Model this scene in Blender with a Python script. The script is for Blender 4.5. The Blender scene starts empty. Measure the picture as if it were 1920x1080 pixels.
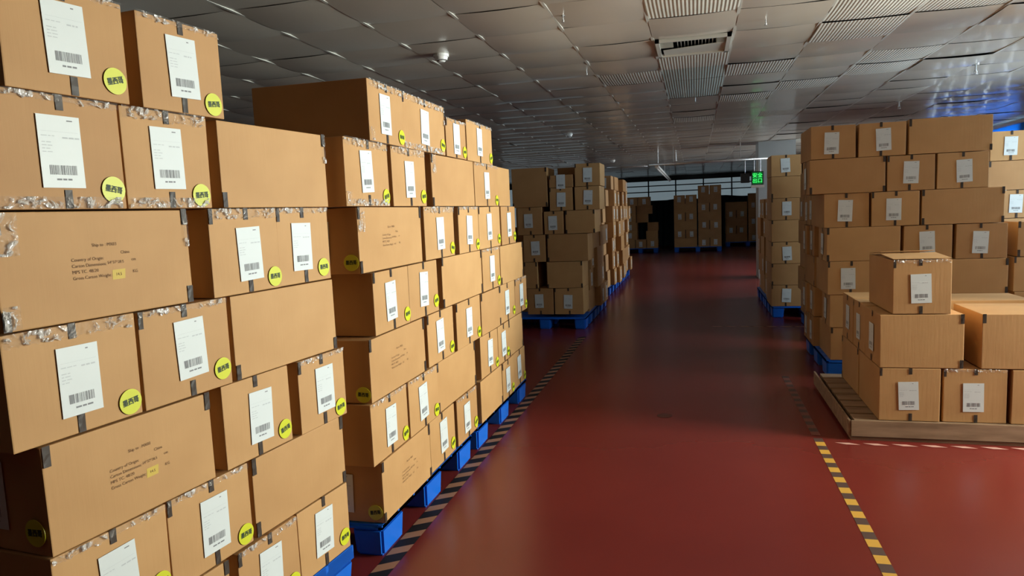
import bpy, bmesh, math, random
from mathutils import Vector, Matrix

S = bpy.context.scene
COL = S.collection
R = math.radians

# ------------------------------------------------------------------ camera
EYE = 1.55
cd = bpy.data.cameras.new('camera')
cd.sensor_width = 36.0
cd.lens = 1305.0 / 1920.0 * 36.0
cd.clip_start = 0.05
cam = bpy.data.objects.new('camera', cd)
COL.objects.link(cam)
right = Vector((0.96670, 0.25256, -0.04122))
down = Vector((-0.01274, -0.11340, -0.99347))
fwd = Vector((-0.25559, 0.96091, -0.10640))
m3 = Matrix((right, -down, -fwd)).transposed()
cam.matrix_world = Matrix.Translation((0, 0, EYE)) @ m3.to_4x4()
S.camera = cam

# ------------------------------------------------------------------ light and exposure
W = bpy.data.worlds.new('world')
S.world = W
W.use_nodes = True
W.node_tree.nodes['Background'].inputs[0].default_value = (0.62, 0.72, 0.80, 1)
W.node_tree.nodes['Background'].inputs[1].default_value = 0.25
S.view_settings.view_transform = 'Standard'
S.view_settings.look = 'None'
S.view_settings.gamma = 1
S.view_settings.use_curve_mapping = False
S.view_settings.exposure = 0.13
S.cycles.max_bounces = 8
S.cycles.diffuse_bounces = 5
S.cycles.transparent_max_bounces = 12
S.cycles.sample_clamp_indirect = 6


def area(name, loc, rot, sx, sy, energy, color, spread=180):
    l = bpy.data.lights.new(name, 'AREA')
    l.shape = 'RECTANGLE'
    l.size, l.size_y = sx, sy
    l.energy = energy
    l.color = color
    l.spread = R(spread)
    o = bpy.data.objects.new(name, l)
    o.location = loc
    o.rotation_euler = rot
    COL.objects.link(o)
    return o


# daylight outside the windows of the right wall, and of the far left corner
area('daylight_near_windows', (5.75, 4.2, 1.78), (0, R(90), 0), 1.95, 1.6, 880, (1.0, 0.96, 0.87))
area('daylight_middle_windows', (5.75, 7.2, 1.78), (0, R(90), 0), 1.95, 3.0, 560, (0.74, 0.87, 1.0))
area('daylight_far_windows', (5.75, 16.0, 1.78), (0, R(90), 0), 1.95, 5.0, 700, (0.95, 0.96, 1.0))
area('daylight_back_corner', (-6.2, 29.5, 1.75), (R(90), 0, 0), 3.8, 1.7, 2800, (0.80, 0.90, 1.0))
area('daylight_left_windows', (-9.6, 15.0, 1.75), (0, R(-90), 0), 1.6, 9.0, 110, (0.80, 0.90, 1.0))


# ------------------------------------------------------------------ materials
def mat(name, base=(0.5, 0.5, 0.5), rough=0.6, metal=0.0, spec=0.5, emit=None, estr=0.0):
    m = bpy.data.materials.new(name)
    m.use_nodes = True
    b = m.node_tree.nodes['Principled BSDF']
    b.inputs['Base Color'].default_value = (*base, 1)
    b.inputs['Roughness'].default_value = rough
    b.inputs['Metallic'].default_value = metal
    b.inputs['Specular IOR Level'].default_value = spec
    if emit:
        b.inputs['Emission Color'].default_value = (*emit, 1)
        b.inputs['Emission Strength'].default_value = estr
    return m


def nd(m, t, **kw):
    n = m.node_tree.nodes.new(t)
    for k, v in kw.items():
        setattr(n, k, v)
    return n


def lk(m, a, b):
    m.node_tree.links.new(a, b)


def ramp(m, fac, stops):
    r = nd(m, 'ShaderNodeValToRGB')
    while len(r.color_ramp.elements) < len(stops):
        r.color_ramp.elements.new(0.5)
    for e, (p, c) in zip(r.color_ramp.elements, stops):
        e.position = p
        e.color = (*c, 1)
    lk(m, fac, r.inputs[0])
    return r


def noise_mat(name, c0, c1, scale, rough=0.6, bump=0.0, bscale=None, spec=0.5, stretch=(1, 1, 1), coord='Object', detail=4):
    m = mat(name, c0, rough, spec=spec)
    b = m.node_tree.nodes['Principled BSDF']
    tc = nd(m, 'ShaderNodeTexCoord')
    mp = nd(m, 'ShaderNodeMapping')
    mp.inputs['Scale'].default_value = stretch
    lk(m, tc.outputs[coord], mp.inputs[0])
    n = nd(m, 'ShaderNodeTexNoise')
    n.inputs['Scale'].default_value = scale
    n.inputs['Detail'].default_value = detail
    lk(m, mp.outputs[0], n.inputs[0])
    r = ramp(m, n.outputs[0], [(0.3, c0), (0.7, c1)])
    lk(m, r.outputs[0], b.inputs['Base Color'])
    if bump:
        n2 = nd(m, 'ShaderNodeTexNoise')
        n2.inputs['Scale'].default_value = bscale or scale
        lk(m, mp.outputs[0], n2.inputs[0])
        bp = nd(m, 'ShaderNodeBump')
        bp.inputs['Strength'].default_value = bump
        bp.inputs['Distance'].default_value = 0.01
        lk(m, n2.outputs[0], bp.inputs['Height'])
        lk(m, bp.outputs[0], b.inputs['Normal'])
    return m


def cardboard():
    m = mat('cardboard', (0.45, 0.25, 0.11), 0.62, spec=0.35)
    b = m.node_tree.nodes['Principled BSDF']
    tc = nd(m, 'ShaderNodeTexCoord')
    oi = nd(m, 'ShaderNodeObjectInfo')
    n = nd(m, 'ShaderNodeTexNoise')
    n.inputs['Scale'].default_value = 3.5
    n.inputs['Detail'].default_value = 3
    lk(m, tc.outputs['Object'], n.inputs[0])
    r = ramp(m, n.outputs[0], [(0.3, (0.44, 0.232, 0.088)), (0.7, (0.51, 0.280, 0.113))])
    r2 = ramp(m, oi.outputs['Random'], [(0.0, (0.90, 0.86, 0.84)), (0.5, (1.0, 1.0, 0.98)), (1.0, (1.08, 1.10, 1.10))])
    mx = nd(m, 'ShaderNodeMix', data_type='RGBA', blend_type='MULTIPLY')
    mx.inputs[0].default_value = 1
    lk(m, r.outputs[0], mx.inputs[6])
    lk(m, r2.outputs[0], mx.inputs[7])
    lk(m, mx.outputs[2], b.inputs['Base Color'])
    # faint vertical fluting of the liner board
    w = nd(m, 'ShaderNodeTexNoise')
    w.inputs['Scale'].default_value = 9
    mp = nd(m, 'ShaderNodeMapping')
    mp.inputs['Scale'].default_value = (9, 9, 0.6)
    lk(m, tc.outputs['Object'], mp.inputs[0])
    lk(m, mp.outputs[0], w.inputs[0])
    bp = nd(m, 'ShaderNodeBump')
    bp.inputs['Strength'].default_value = 0.12
    bp.inputs['Distance'].default_value = 0.004
    lk(m, w.outputs[0], bp.inputs['Height'])
    lk(m, bp.outputs[0], b.inputs['Normal'])
    return m


def film(name, tint, clear, rough, glossc=(1, 1, 1)):
    """clear adhesive tape: partly see-through, glossy, crinkled"""
    m = bpy.data.materials.new(name)
    m.use_nodes = True
    nt = m.node_tree
    b = nt.nodes['Principled BSDF']
    b.inputs['Base Color'].default_value = (*tint, 1)
    b.inputs['Roughness'].default_value = rough
    b.inputs['Specular IOR Level'].default_value = 1.0
    b.inputs['Coat Weight'].default_value = 1.0 if clear else 0.0
    b.inputs['Coat Roughness'].default_value = rough * 0.6
    tc = nd(m, 'ShaderNodeTexCoord')
    n = nd(m, 'ShaderNodeTexNoise')
    n.inputs['Scale'].default_value = 24 if clear else 40
    n.inputs['Detail'].default_value = 2.5
    n.inputs['Distortion'].default_value = 1.5
    lk(m, tc.outputs['Object'], n.inputs[0])
    bp = nd(m, 'ShaderNodeBump')
    bp.inputs['Strength'].default_value = 1.0 if clear else 0.05
    bp.inputs['Distance'].default_value = 0.02 if clear else 0.006
    lk(m, n.outputs[0], bp.inputs['Height'])
    lk(m, bp.outputs[0], b.inputs['Normal'])
    lk(m, bp.outputs[0], b.inputs['Coat Normal'])
    if clear:
        t = nd(m, 'ShaderNodeBsdfTransparent')
        mx = nd(m, 'ShaderNodeMixShader')
        # see-through where flat; pale streaks at creases are glints painted into the colour
        rr = ramp(m, n.outputs[0], [(0.50, (clear, clear, clear)), (0.60, (0.15, 0.15, 0.15))])
        lk(m, rr.outputs[0], mx.inputs[0])
        lk(m, b.outputs[0], mx.inputs[1])
        lk(m, t.outputs[0], mx.inputs[2])
        lk(m, mx.outputs[0], nt.nodes['Material Output'].inputs[0])
    return m


def translucent(name, c):
    m = mat(name, c, 0.8)
    t = nd(m, 'ShaderNodeBsdfTranslucent')
    t.inputs[0].default_value = (*c, 1)
    mx = nd(m, 'ShaderNodeMixShader')
    mx.inputs[0].default_value = 0.5
    nt = m.node_tree
    lk(m, nt.nodes['Principled BSDF'].outputs[0], mx.inputs[1])
    lk(m, t.outputs[0], mx.inputs[2])
    lk(m, mx.outputs[0], nt.nodes['Material Output'].inputs[0])
    return m


def coat(m, w, r):
    b = m.node_tree.nodes['Principled BSDF']
    b.inputs['Coat Weight'].default_value = w
    b.inputs['Coat Roughness'].default_value = r
    return m


def glass_mat():
    m = bpy.data.materials.new('window_glass')
    m.use_nodes = True
    nt = m.node_tree
    nt.nodes.remove(nt.nodes['Principled BSDF'])
    t = nd(m, 'ShaderNodeBsdfTransparent')
    t.inputs[0].default_value = (0.9, 0.95, 0.95, 1)
    g = nd(m, 'ShaderNodeBsdfGlossy')
    g.inputs['Roughness'].default_value = 0.05
    f = nd(m, 'ShaderNodeFresnel')
    mx = nd(m, 'ShaderNodeMixShader')
    lk(m, f.outputs[0], mx.inputs[0])
    lk(m, t.outputs[0], mx.inputs[1])
    lk(m, g.outputs[0], mx.inputs[2])
    lk(m, mx.outputs[0], nt.nodes['Material Output'].inputs[0])
    return m


def ribbed(name='ribbed_ceiling_tile', a=(0.50, 0.47, 0.40), b=(0.58, 0.55, 0.48)):
    m = noise_mat(name, a, b, 2, 0.45)
    b = m.node_tree.nodes['Principled BSDF']
    tc = nd(m, 'ShaderNodeTexCoord')
    w = nd(m, 'ShaderNodeTexWave', bands_direction='X')
    w.inputs['Scale'].default_value = 13
    lk(m, tc.outputs['Object'], w.inputs[0])
    bp = nd(m, 'ShaderNodeBump')
    bp.inputs['Strength'].default_value = 0.5
    bp.inputs['Distance'].default_value = 0.004
    lk(m, w.outputs[1], bp.inputs['Height'])
    lk(m, bp.outputs[0], b.inputs['Normal'])
    return m


M = dict(
    card=cardboard(),
    paper=mat('label_paper', (0.66, 0.69, 0.68), 0.45),
    ink=mat('label_ink', (0.20, 0.20, 0.21), 0.6),
    faint=mat('faint_label_ink', (0.50, 0.52, 0.53), 0.6),
    yellow=mat('yellow_sticker', (0.60, 0.61, 0.02), 0.4),
    green_ink=mat('sticker_ink', (0.02, 0.04, 0.01), 0.6),
    print=mat('carton_print', (0.16, 0.075, 0.025), 0.7),
    marker=mat('marker_patch', (0.58, 0.40, 0.06), 0.6),
    dark_tape=film('dark_tape', (0.050, 0.036, 0.028), 0, 0.42),
    clear_tape=film('clear_tape', (0.62, 0.58, 0.54), 0.9, 0.12),
    blue=mat('blue_plastic', (0.006, 0.13, 0.62), 0.38),
    wood=noise_mat('pallet_wood', (0.20, 0.115, 0.06), (0.34, 0.21, 0.12), 4, 0.7, stretch=(1, 6, 6)),
    floor=noise_mat('red_epoxy_floor', (0.145, 0.017, 0.013), (0.185, 0.023, 0.017), 0.7, 0.27, 0.05, 6, spec=0.45),
    tile=noise_mat('ceiling_tile', (0.52, 0.465, 0.385), (0.60, 0.54, 0.46), 1.1, 0.30, 0.06, 3, spec=0.6),
    rib=ribbed(),
    rib2=ribbed('pale_green_ceiling_panel', (0.40, 0.45, 0.40), (0.46, 0.50, 0.45)),
    bar=mat('ceiling_bar', (0.55, 0.53, 0.47), 0.35, spec=0.6),
    void=mat('ceiling_void', (0.03, 0.03, 0.03), 0.9),
    wall=noise_mat('painted_wall', (0.42, 0.42, 0.40), (0.50, 0.50, 0.47), 0.6, 0.8),
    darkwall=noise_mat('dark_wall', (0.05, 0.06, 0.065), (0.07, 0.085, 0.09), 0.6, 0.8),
    pillar=noise_mat('pillar_paint', (0.40, 0.46, 0.48), (0.46, 0.52, 0.54), 1.5, 0.7),
    frame=mat('dark_window_frame', (0.012, 0.016, 0.022), 0.5),
    whiteframe=mat('white_window_frame', (0.6, 0.62, 0.62), 0.4),
    curtain=mat('dark_teal_cloth', (0.010, 0.026, 0.034), 0.85),
    bluecurtain=translucent('blue_cloth', (0.06, 0.33, 0.70)),
    glass=glass_mat(),
    white=mat('white_plastic', (0.72, 0.70, 0.66), 0.35),
    steel=mat('galvanised_steel', (0.55, 0.55, 0.55), 0.3, 0.8),
    black=mat('black_plastic', (0.01, 0.01, 0.012), 0.4),
    tan=mat('tan_tape', (0.33, 0.16, 0.095), 0.8, spec=0.2),
    ytape=mat('yellow_tape', (0.62, 0.33, 0.05), 0.45),
    gtape=mat('grey_worn_tape', (0.085, 0.045, 0.035), 0.5),
    ftape=mat('faded_tape', (0.22, 0.07, 0.05), 0.5),
    btape=mat('black_tape', (0.012, 0.010, 0.012), 0.7, spec=0.2),
    ptape=mat('pale_pink_tape', (0.55, 0.30, 0.24), 0.5),
    sign=mat('exit_sign_face', (0.0, 0.05, 0.01), 0.4, emit=(0.0, 0.10, 0.015), estr=1.0),
    signtext=mat('exit_sign_glyphs', (0.1, 0.7, 0.2), 0.4, emit=(0.05, 1.0, 0.15), estr=1.3),
    concrete=mat('outside_concrete', (0.36, 0.38, 0.39), 0.9),
    ink_rim=mat('drain_ring', (0.10, 0.03, 0.02), 0.5),
    leaf=mat('inner_shadow_card', (0.30, 0.16, 0.07), 0.8),
)

coat(M['tile'], 0.45, 0.11)
M['dark_tape'].node_tree.nodes['Principled BSDF'].inputs['Specular IOR Level'].default_value = 0.25
coat(M['rib2'], 0.0, 0.3)


# ------------------------------------------------------------------ mesh helpers
class MB:
    """collects simple shapes with material slots into one mesh"""

    def __init__(self):
        self.v, self.f, self.mi, self.mats = [], [], [], []

    def slot(self, m):
        if m not in self.mats:
            self.mats.append(m)
        return self.mats.index(m)

    def add(self, vs, fs, m):
        k = len(self.v)
        s = self.slot(m)
        self.v += [tuple(p) for p in vs]
        for f in fs:
            self.f.append(tuple(i + k for i in f))
            self.mi.append(s)

    def box(self, a, b, m):
        (x0, y0, z0), (x1, y1, z1) = a, b
        vs = [(x0, y0, z0), (x1, y0, z0), (x1, y1, z0), (x0, y1, z0), (x0, y0, z1), (x1, y0, z1), (x1, y1, z1), (x0, y1, z1)]
        self.add(vs, [(3, 2, 1, 0), (4, 5, 6, 7), (0, 1, 5, 4), (1, 2, 6, 5), (2, 3, 7, 6), (3, 0, 4, 7)], m)

    def taper(self, cx, cy, z0, z1, a0, b0, a1, b1, m):
        vs = [(cx - a0, cy - b0, z0), (cx + a0, cy - b0, z0), (cx + a0, cy + b0, z0), (cx - a0, cy + b0, z0),
              (cx - a1, cy - b1, z1), (cx + a1, cy - b1, z1), (cx + a1, cy + b1, z1), (cx - a1, cy + b1, z1)]
        self.add(vs, [(3, 2, 1, 0), (4, 5, 6, 7), (0, 1, 5, 4), (1, 2, 6, 5), (2, 3, 7, 6), (3, 0, 4, 7)], m)

    def quad(self, p, m):
        self.add(p, [(0, 1, 2, 3)], m)

    def tube(self, p, q, r, m, n=12, r2=None):
        p, q = Vector(p), Vector(q)
        d = (q - p).normalized()
        u = d.orthogonal().normalized()
        w = d.cross(u)
        r2 = r if r2 is None else r2
        vs = []
        for c, rr in ((p, r), (q, r2)):
            for i in range(n):
                a = 2 * math.pi * i / n
                vs.append(c + (u * math.cos(a) + w * math.sin(a)) * rr)
        fs = [(i, (i + 1) % n, n + (i + 1) % n, n + i) for i in range(n)]
        fs += [tuple(range(n - 1, -1, -1)), tuple(range(n, 2 * n))]
        self.add(vs, fs, m)

    def mesh(self, name, smooth=False):
        me = bpy.data.meshes.new(name)
        me.from_pydata(self.v, [], self.f)
        for m in self.mats:
            me.materials.append(m)
        me.polygons.foreach_set('material_index', self.mi)
        if smooth:
            me.polygons.foreach_set('use_smooth', [True] * len(self.f))
        me.update()
        return me


def ob(name, me, parent=None, loc=(0, 0, 0), rz=0.0):
    if isinstance(me, MB):
        me = me.mesh(name)
    o = bpy.data.objects.new(name, me)
    COL.objects.link(o)
    o.location = loc
    o.rotation_euler = (0, 0, rz)
    o.parent = parent
    return o


def tag(o, label, cat, group=None, kind=None):
    o['label'] = label
    o['category'] = cat
    if group:
        o['group'] = group
    if kind:
        o['kind'] = kind
    return o


def struct(name, me, **kw):
    o = ob(name, me, **kw)
    o['kind'] = 'structure'
    return o


def empty(name, loc=(0, 0, 0), rz=0.0):
    o = bpy.data.objects.new(name, None)
    o.empty_display_size = 0.2
    COL.objects.link(o)
    o.location = loc
    o.rotation_euler = (0, 0, rz)
    return o


_txt = {}


def text_geo(s):
    """verts and faces of a line of type, height 1, centred, in the XZ plane facing -Y"""
    if s in _txt:
        return _txt[s]
    c = bpy.data.curves.new('t', 'FONT')
    c.body = s
    c.align_x = 'CENTER'
    c.align_y = 'CENTER'
    c.resolution_u = 2
    o = bpy.data.objects.new('t', c)
    COL.objects.link(o)
    dg = bpy.context.evaluated_depsgraph_get()
    dg.update()
    me = bpy.data.meshes.new_from_object(o.evaluated_get(dg))
    vs = [(v.co.x, v.co.y) for v in me.vertices]
    fs = [tuple(p.vertices) for p in me.polygons]
    bpy.data.meshes.remove(me)
    bpy.data.objects.remove(o)
    bpy.data.curves.remove(c)
    _txt[s] = (vs, fs)
    return _txt[s]


def put_text(mb, s, cx, cz, h, y, m, sx=1.0, left=False, rot=0.0):
    vs, fs = text_geo(s)
    if not vs:
        return
    x0 = min(v[0] for v in vs) if left else 0
    c, si = math.cos(rot), math.sin(rot)
    out = []
    for a, b in vs:
        a, b = (a - x0) * h * sx, b * h
        out.append((cx + a * c - b * si, y, cz + a * si + b * c))
    mb.add(out, fs, m)


# ------------------------------------------------------------------ carton parts (local frame: face to the viewer is -Y, x to the right, z up)
rnd = random.Random(7)


def label_mesh(seed):
    r = random.Random(seed)
    b = MB()
    w, h = 0.115, 0.182
    b.box((-w / 2, -0.0008, -h / 2), (w / 2, 0, h / 2), M['paper'])
    y = -0.0013

    def words(x, z, n, hh, m):
        for _ in range(n):
            l = r.uniform(0.006, 0.016)
            b.quad([(x, y, z), (x + l, y, z), (x + l, y, z + hh), (x, y, z + hh)], m)
            x += l + 0.003
    words(0.022, 0.078, 1, 0.003, M['ink'])
    words(-0.050, 0.038, 3, 0.002, M['faint'])
    words(0.006, 0.034, 3, 0.004, M['faint'])
    for k in range(4):
        words(-0.050, 0.022 - k * 0.008, 2, 0.002, M['faint'])
    b.quad([(-0.05, y, 0.05), (0.05, y, 0.05), (0.05, y, 0.0505), (-0.05, y, 0.0505)], M['faint'])
    x = -0.036
    while x < 0.036:
        l = r.choice((0.0009, 0.0016, 0.0026))
        b.quad([(x, y, -0.058), (x + l, y, -0.058), (x + l, y, -0.034), (x, y, -0.034)], M['ink'])
        x += l + r.choice((0.001, 0.0018, 0.0026))
    words(-0.020, -0.072, 3, 0.0045, M['ink'])
    return b.mesh('shipping_label')


def sticker_mesh(rot):
    b = MB()
    n = 28
    rr = 0.036
    vs = [(rr * math.cos(2 * math.pi * i / n), -0.0008, rr * math.sin(2 * math.pi * i / n)) for i in range(n)]
    vs += [(v[0], 0, v[2]) for v in vs]
    b.add(vs, [tuple(range(n))] + [(i, n + i, n + (i + 1) % n, (i + 1) % n) for i in range(n)], M['yellow'])
    put_text(b, '墨西哥', 0, 0, 0.0205, -0.0016, M['green_ink'], sx=0.86, rot=rot)
    # bold strokes
    for k, (dx, dz) in enumerate(((0.0007, 0.0), (-0.0007, 0.0), (0.0, 0.0005), (0.0, -0.0005))):
        put_text(b, '墨西哥', dx, dz, 0.0205, -0.00165 - k * 0.00003, M['green_ink'], sx=0.86, rot=rot)
    return b.mesh('round_sticker')


LAB = [label_mesh(i) for i in range(4)]
STK = [sticker_mesh(a) for a in (0.0, 0.05, -0.06, 0.16)]


def heading_mesh():
    b = MB()
    put_text(b, 'Ship to : MX03', 0.0, 0.050, 0.0125, -0.0012, M['print'])
    return b.mesh('printed_heading')


def print_mesh():
    b = MB()
    y = -0.0012
    p = M['print']
    for k, s in enumerate(('Country of Origin:', 'Carton Dimensions:', 'MPS TC. 48/20', 'Gross Carton Weight:')):
        put_text(b, s, -0.100, 0.014 - k * 0.016, 0.0125, y, p, left=True)
    put_text(b, 'China', 0.062, 0.026, 0.0125, y, p)
    put_text(b, '54*37*28.5', 0.030, 0.0, 0.0115, y, p)
    put_text(b, 'cm', 0.088, 0.004, 0.0125, y, p)
    put_text(b, 'KG', 0.090, -0.030, 0.0125, y, p)
    put_text(b, '14.5', 0.036, -0.034, 0.0115, y, p)
    return b.mesh('printed_text')


PRT, HED = print_mesh(), heading_mesh()
_b = MB()
_b.quad([(0.015, -0.0006, -0.048), (0.055, -0.0006, -0.047), (0.058, -0.0006, -0.020), (0.017, -0.0006, -0.021)], M['marker'])
MRK = _b.mesh('marker_patch')


def crumple(name, x0, x1, z0, z1, m, amp=0.002, step=0.008, seed=0, over=0.0, ragged=0.0):
    """wrinkled strip of tape on the -Y face; `over` folds it back onto the top (+) or bottom (-) by that much"""
    r = random.Random(seed)
    nx = max(2, int((x1 - x0) / step))
    nz = max(2, int((z1 - z0) / step))
    vs, fs = [], []
    rows = [z0 + (z1 - z0) * j / nz for j in range(nz + 1)]
    for j, z in enumerate(rows):
        for i in range(nx + 1):
            x = x0 + (x1 - x0) * i / nx
            zz = z
            if ragged and j == 0:
                zz += r.uniform(0, ragged)
            vs.append((x, -0.0012 - r.random() * amp, zz))
    nr = nz + 1
    if over > 0:
        for k in (0.4, 1.0):
            for i in range(nx + 1):
                x = x0 + (x1 - x0) * i / nx
                vs.append((x, over * k, z1 + 0.0005))
            nr += 1
    for j in range(nr - 1):
        for i in range(nx):
            a = j * (nx + 1) + i
            fs.append((a, a + 1, a + nx + 2, a + nx + 1))
    b = MB()
    b.add(vs, fs, m)
    return b.mesh(name)


_small = {}


def tab(w, h, seed):
    k = (round(w, 3), round(h, 3), seed % 5)
    if k not in _small:
        _small[k] = crumple('packing_tape', -w / 2, w / 2, 0, h, M['dark_tape'], 0.0012, 0.010, seed)
    return _small[k]


def carton_mesh(w, d, h, seed, j=0.003, taped_top=True):
    """closed carton: four wall panels, meeting top flaps; base centre of front at origin-ish (x -w/2..w/2, y 0..d, z 0..h)"""
    r = random.Random(seed)
    bm = bmesh.new()
    P = []
    for z in (0, h):
        for (x, y) in ((-w / 2, 0), (w / 2, 0), (w / 2, d), (-w / 2, d)):
            P.append(bm.verts.new((x + (r.uniform(-j, 0) if x > 0 else r.uniform(0, j)), y, z - (r.uniform(j * .3, j * 1.5) if z else 0))))
    for f in ((3, 2, 1, 0), (4, 5, 6, 7), (0, 1, 5, 4), (1, 2, 6, 5), (2, 3, 7, 6), (3, 0, 4, 7)):
        bm.faces.new([P[i] for i in f])
    bmesh.ops.bevel(bm, geom=list(bm.edges), offset=0.0035, segments=2, affect='EDGES', profile=0.6)
    me = bpy.data.meshes.new('carton')
    bm.to_mesh(me)
    bm.free()
    me.materials.append(M['card'])
    return me


NEXT = [0]


def place(o, parent, x, y, z, rz=0.0, tilt=0.0):
    o.parent = parent
    o.location = (x, y, z)
    o.rotation_euler = (0, tilt, rz)
    return o


def put_label(root, x, y, z, rz, sticker, w, h, near, r):
    """white label, its tape tail and the yellow sticker on one face of a carton; x,y = face centre at the base"""
    c, s = math.cos(rz), math.sin(rz)

    def at(o, dx, dz, tilt=0.0, off=0.0007):
        return place(o, root, x + dx * c + off * s, y + dx * s - off * c, z + dz, rz, tilt)
    lo = ob('shipping_label', r.choice(LAB))
    at(lo, r.uniform(-0.02, 0.012), h * 0.5 + r.uniform(-0.012, 0.006), r.uniform(-0.05, 0.05), 0.003)
    if sticker:
        st = ob('round_sticker', r.choice(STK))
        at(st, w / 2 - r.uniform(0.036, 0.050), r.uniform(0.040, 0.062), r.uniform(-0.12, 0.12), 0.0035)
    if near:
        a = ob('packing_tape', tab(0.020, 0.040, r.randint(0, 4)))
        at(a, r.uniform(-0.01, 0.01), h - 0.0405)
        a = ob('packing_tape', tab(0.020, 0.048, r.randint(0, 4)))
        at(a, r.uniform(-0.01, 0.01), 0.0015)


ORD = ['', 'first', 'second', 'third', 'fourth', 'fifth', 'sixth', 'seventh', 'eighth', 'ninth', 'tenth', 'eleventh']


def pos_word(i, n):
    if n == 1:
        return 'only one'
    if i == 0:
        return 'leftmost'
    if i == n - 1:
        return 'rightmost'
    if i <= n / 2:
        return ORD[i + 1] + ' from left'
    return ORD[n - i] + ' from right'


def layer_word(k, n):
    if k == 0:
        return 'top layer'
    if k == n - 1:
        return 'bottom layer'
    return ORD[k + 1] + ' layer down'


def stack(name, group, origin, dvec, rows, sticker=False, near=0, seed=1, jit=0.006, long_d=0.40, short_d=0.58, zs=None):
    """rows: list from top to bottom of (z0, z1, [(s0, s1, kind, options), ...]); kinds L labelled end, P plain side, T printed side"""
    r = random.Random(seed)
    d = Vector((dvec[0], dvec[1], 0)).normalized()
    n = Vector((-d.y, d.x, 0))          # away from the viewer
    rz = math.atan2(d.y, d.x)
    for k, (z0, z1, boxes) in enumerate(rows):
        for i, bx in enumerate(boxes):
            s0, s1, kind = bx[:3]
            opt = bx[3] if len(bx) > 3 else {}
            bz0, bz1 = opt.get('z0', z0), opt.get('z1', z1)
            w = s1 - s0 - 0.004
            h = bz1 - bz0 - 0.0008
            dep = opt.get('d', short_d if kind == 'L' else long_d)
            out = opt.get('out', r.uniform(-jit, jit))
            base = Vector(origin) + d * ((s0 + s1) / 2) - n * out
            NEXT[0] += 1
            o = ob('carton', carton_mesh(w, dep, h, NEXT[0], 0.004 if near else 0.001))
            o.location = (base.x, base.y, bz0)
            o.rotation_euler = (0, 0, rz + (r.uniform(-0.006, 0.006) if w > 0.2 else 0))
            side = 'side-labelled' if opt.get('side') else None
            look = {'L': 'labelled carton', 'P': 'plain carton', 'T': 'printed carton'}[kind]
            tag(o, '%s, %s in %s of %s' % (look, pos_word(i, len(boxes)), layer_word(k, len(rows)), name), 'box', group)
            if kind == 'L' and not opt.get('bare'):
                put_label(o, 0, 0, 0, 0, opt.get('st', sticker), w, h, near, r)
            if kind == 'T':
                dx = r.uniform(-0.02, 0.02)
                place(ob('printed_text', PRT), o, dx, 0, h * 0.50)
                place(ob('printed_heading', HED), o, dx, 0, h * 0.50)
                if opt.get('mark'):
                    mk = ob('marker_patch', MRK)
                    mk['label'] = 'yellow marker patch'
                    place(mk, o, dx, 0, h * 0.50)
            if opt.get('side'):   # labelled short face on the -X end
                put_label(o, -w / 2, dep / 2, 0, -math.pi / 2, sticker, dep, h, near, r)
            if near and kind in 'PT':
                for sx in (-1, 1):
                    for top in (0, 1):
                        if r.random() < 0.75:
                            hh = r.uniform(0.045, 0.062)
                            t = ob('packing_tape', tab(0.020, hh, r.randint(0, 4)))
                            place(t, o, sx * (w / 2 - 0.013), -0.0012, (h - hh - 0.001) if top else 0.001)
            if near and kind == 'L' and r.random() < 0.45:
                t = ob('packing_tape', tab(0.016, 0.05, r.randint(0, 4)))
                place(t, o, -w / 2 + 0.011, -0.0012, h - 0.0525)
            if near >= 2:
                # crinkled clear tape along the edges that catches the daylight
                f = opt.get('film')
                if f is None:
                    f = ('t',) if (kind == 'L' and r.random() < 0.5) else ()
                for e in f:
                    if e == 't':
                        me = crumple('edge_tape', -w / 2 + 0.005, w / 2 - 0.005, h - 0.026, h - 0.002, M['clear_tape'], 0.004, 0.007, NEXT[0], ragged=0.012)
                    elif e == 'T':
                        me = crumple('edge_tape', -w / 2 + 0.004, w / 2 - 0.01, h - 0.040, h - 0.002, M['clear_tape'], 0.006, 0.007, NEXT[0], ragged=0.012)
                    elif e == 'b':
                        me = crumple('edge_tape', -w / 2 + 0.005, w / 2 - 0.02, 0.002, 0.032, M['clear_tape'], 0.005, 0.007, NEXT[0])
                    elif e == 'r':
                        me = crumple('edge_tape', w / 2 - 0.022, w / 2 - 0.004, h * 0.6, h - 0.006, M['clear_tape'], 0.005, 0.007, NEXT[0])
                    elif e == 'q':
                        me = crumple('edge_tape', -w / 2 + 0.004, -w / 2 + 0.06, h - 0.11, h - 0.006, M['clear_tape'], 0.005, 0.008, NEXT[0])
                    elif e == 'l':
                        me = crumple('edge_tape', -w / 2 + 0.004, -w / 2 + 0.045, 0.004, 0.062, M['clear_tape'], 0.006, 0.008, NEXT[0])
                    place(ob('edge_tape', me), o, 0, -0.0022, 0)


# ------------------------------------------------------------------ the setting
XL, XR, YN, YF = -9.0, 5.3, -3.2, 29.0
b = MB()
b.quad([(XL, YN, 0), (XR, YN, 0), (XR, YF, 0), (XL, YF, 0)], M['floor'])
b.quad([(XL, YF, -0.1), (XR, YF, -0.1), (XR, YN, -0.1), (XL, YN, -0.1)], M['floor'])
struct('floor', b)


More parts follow.
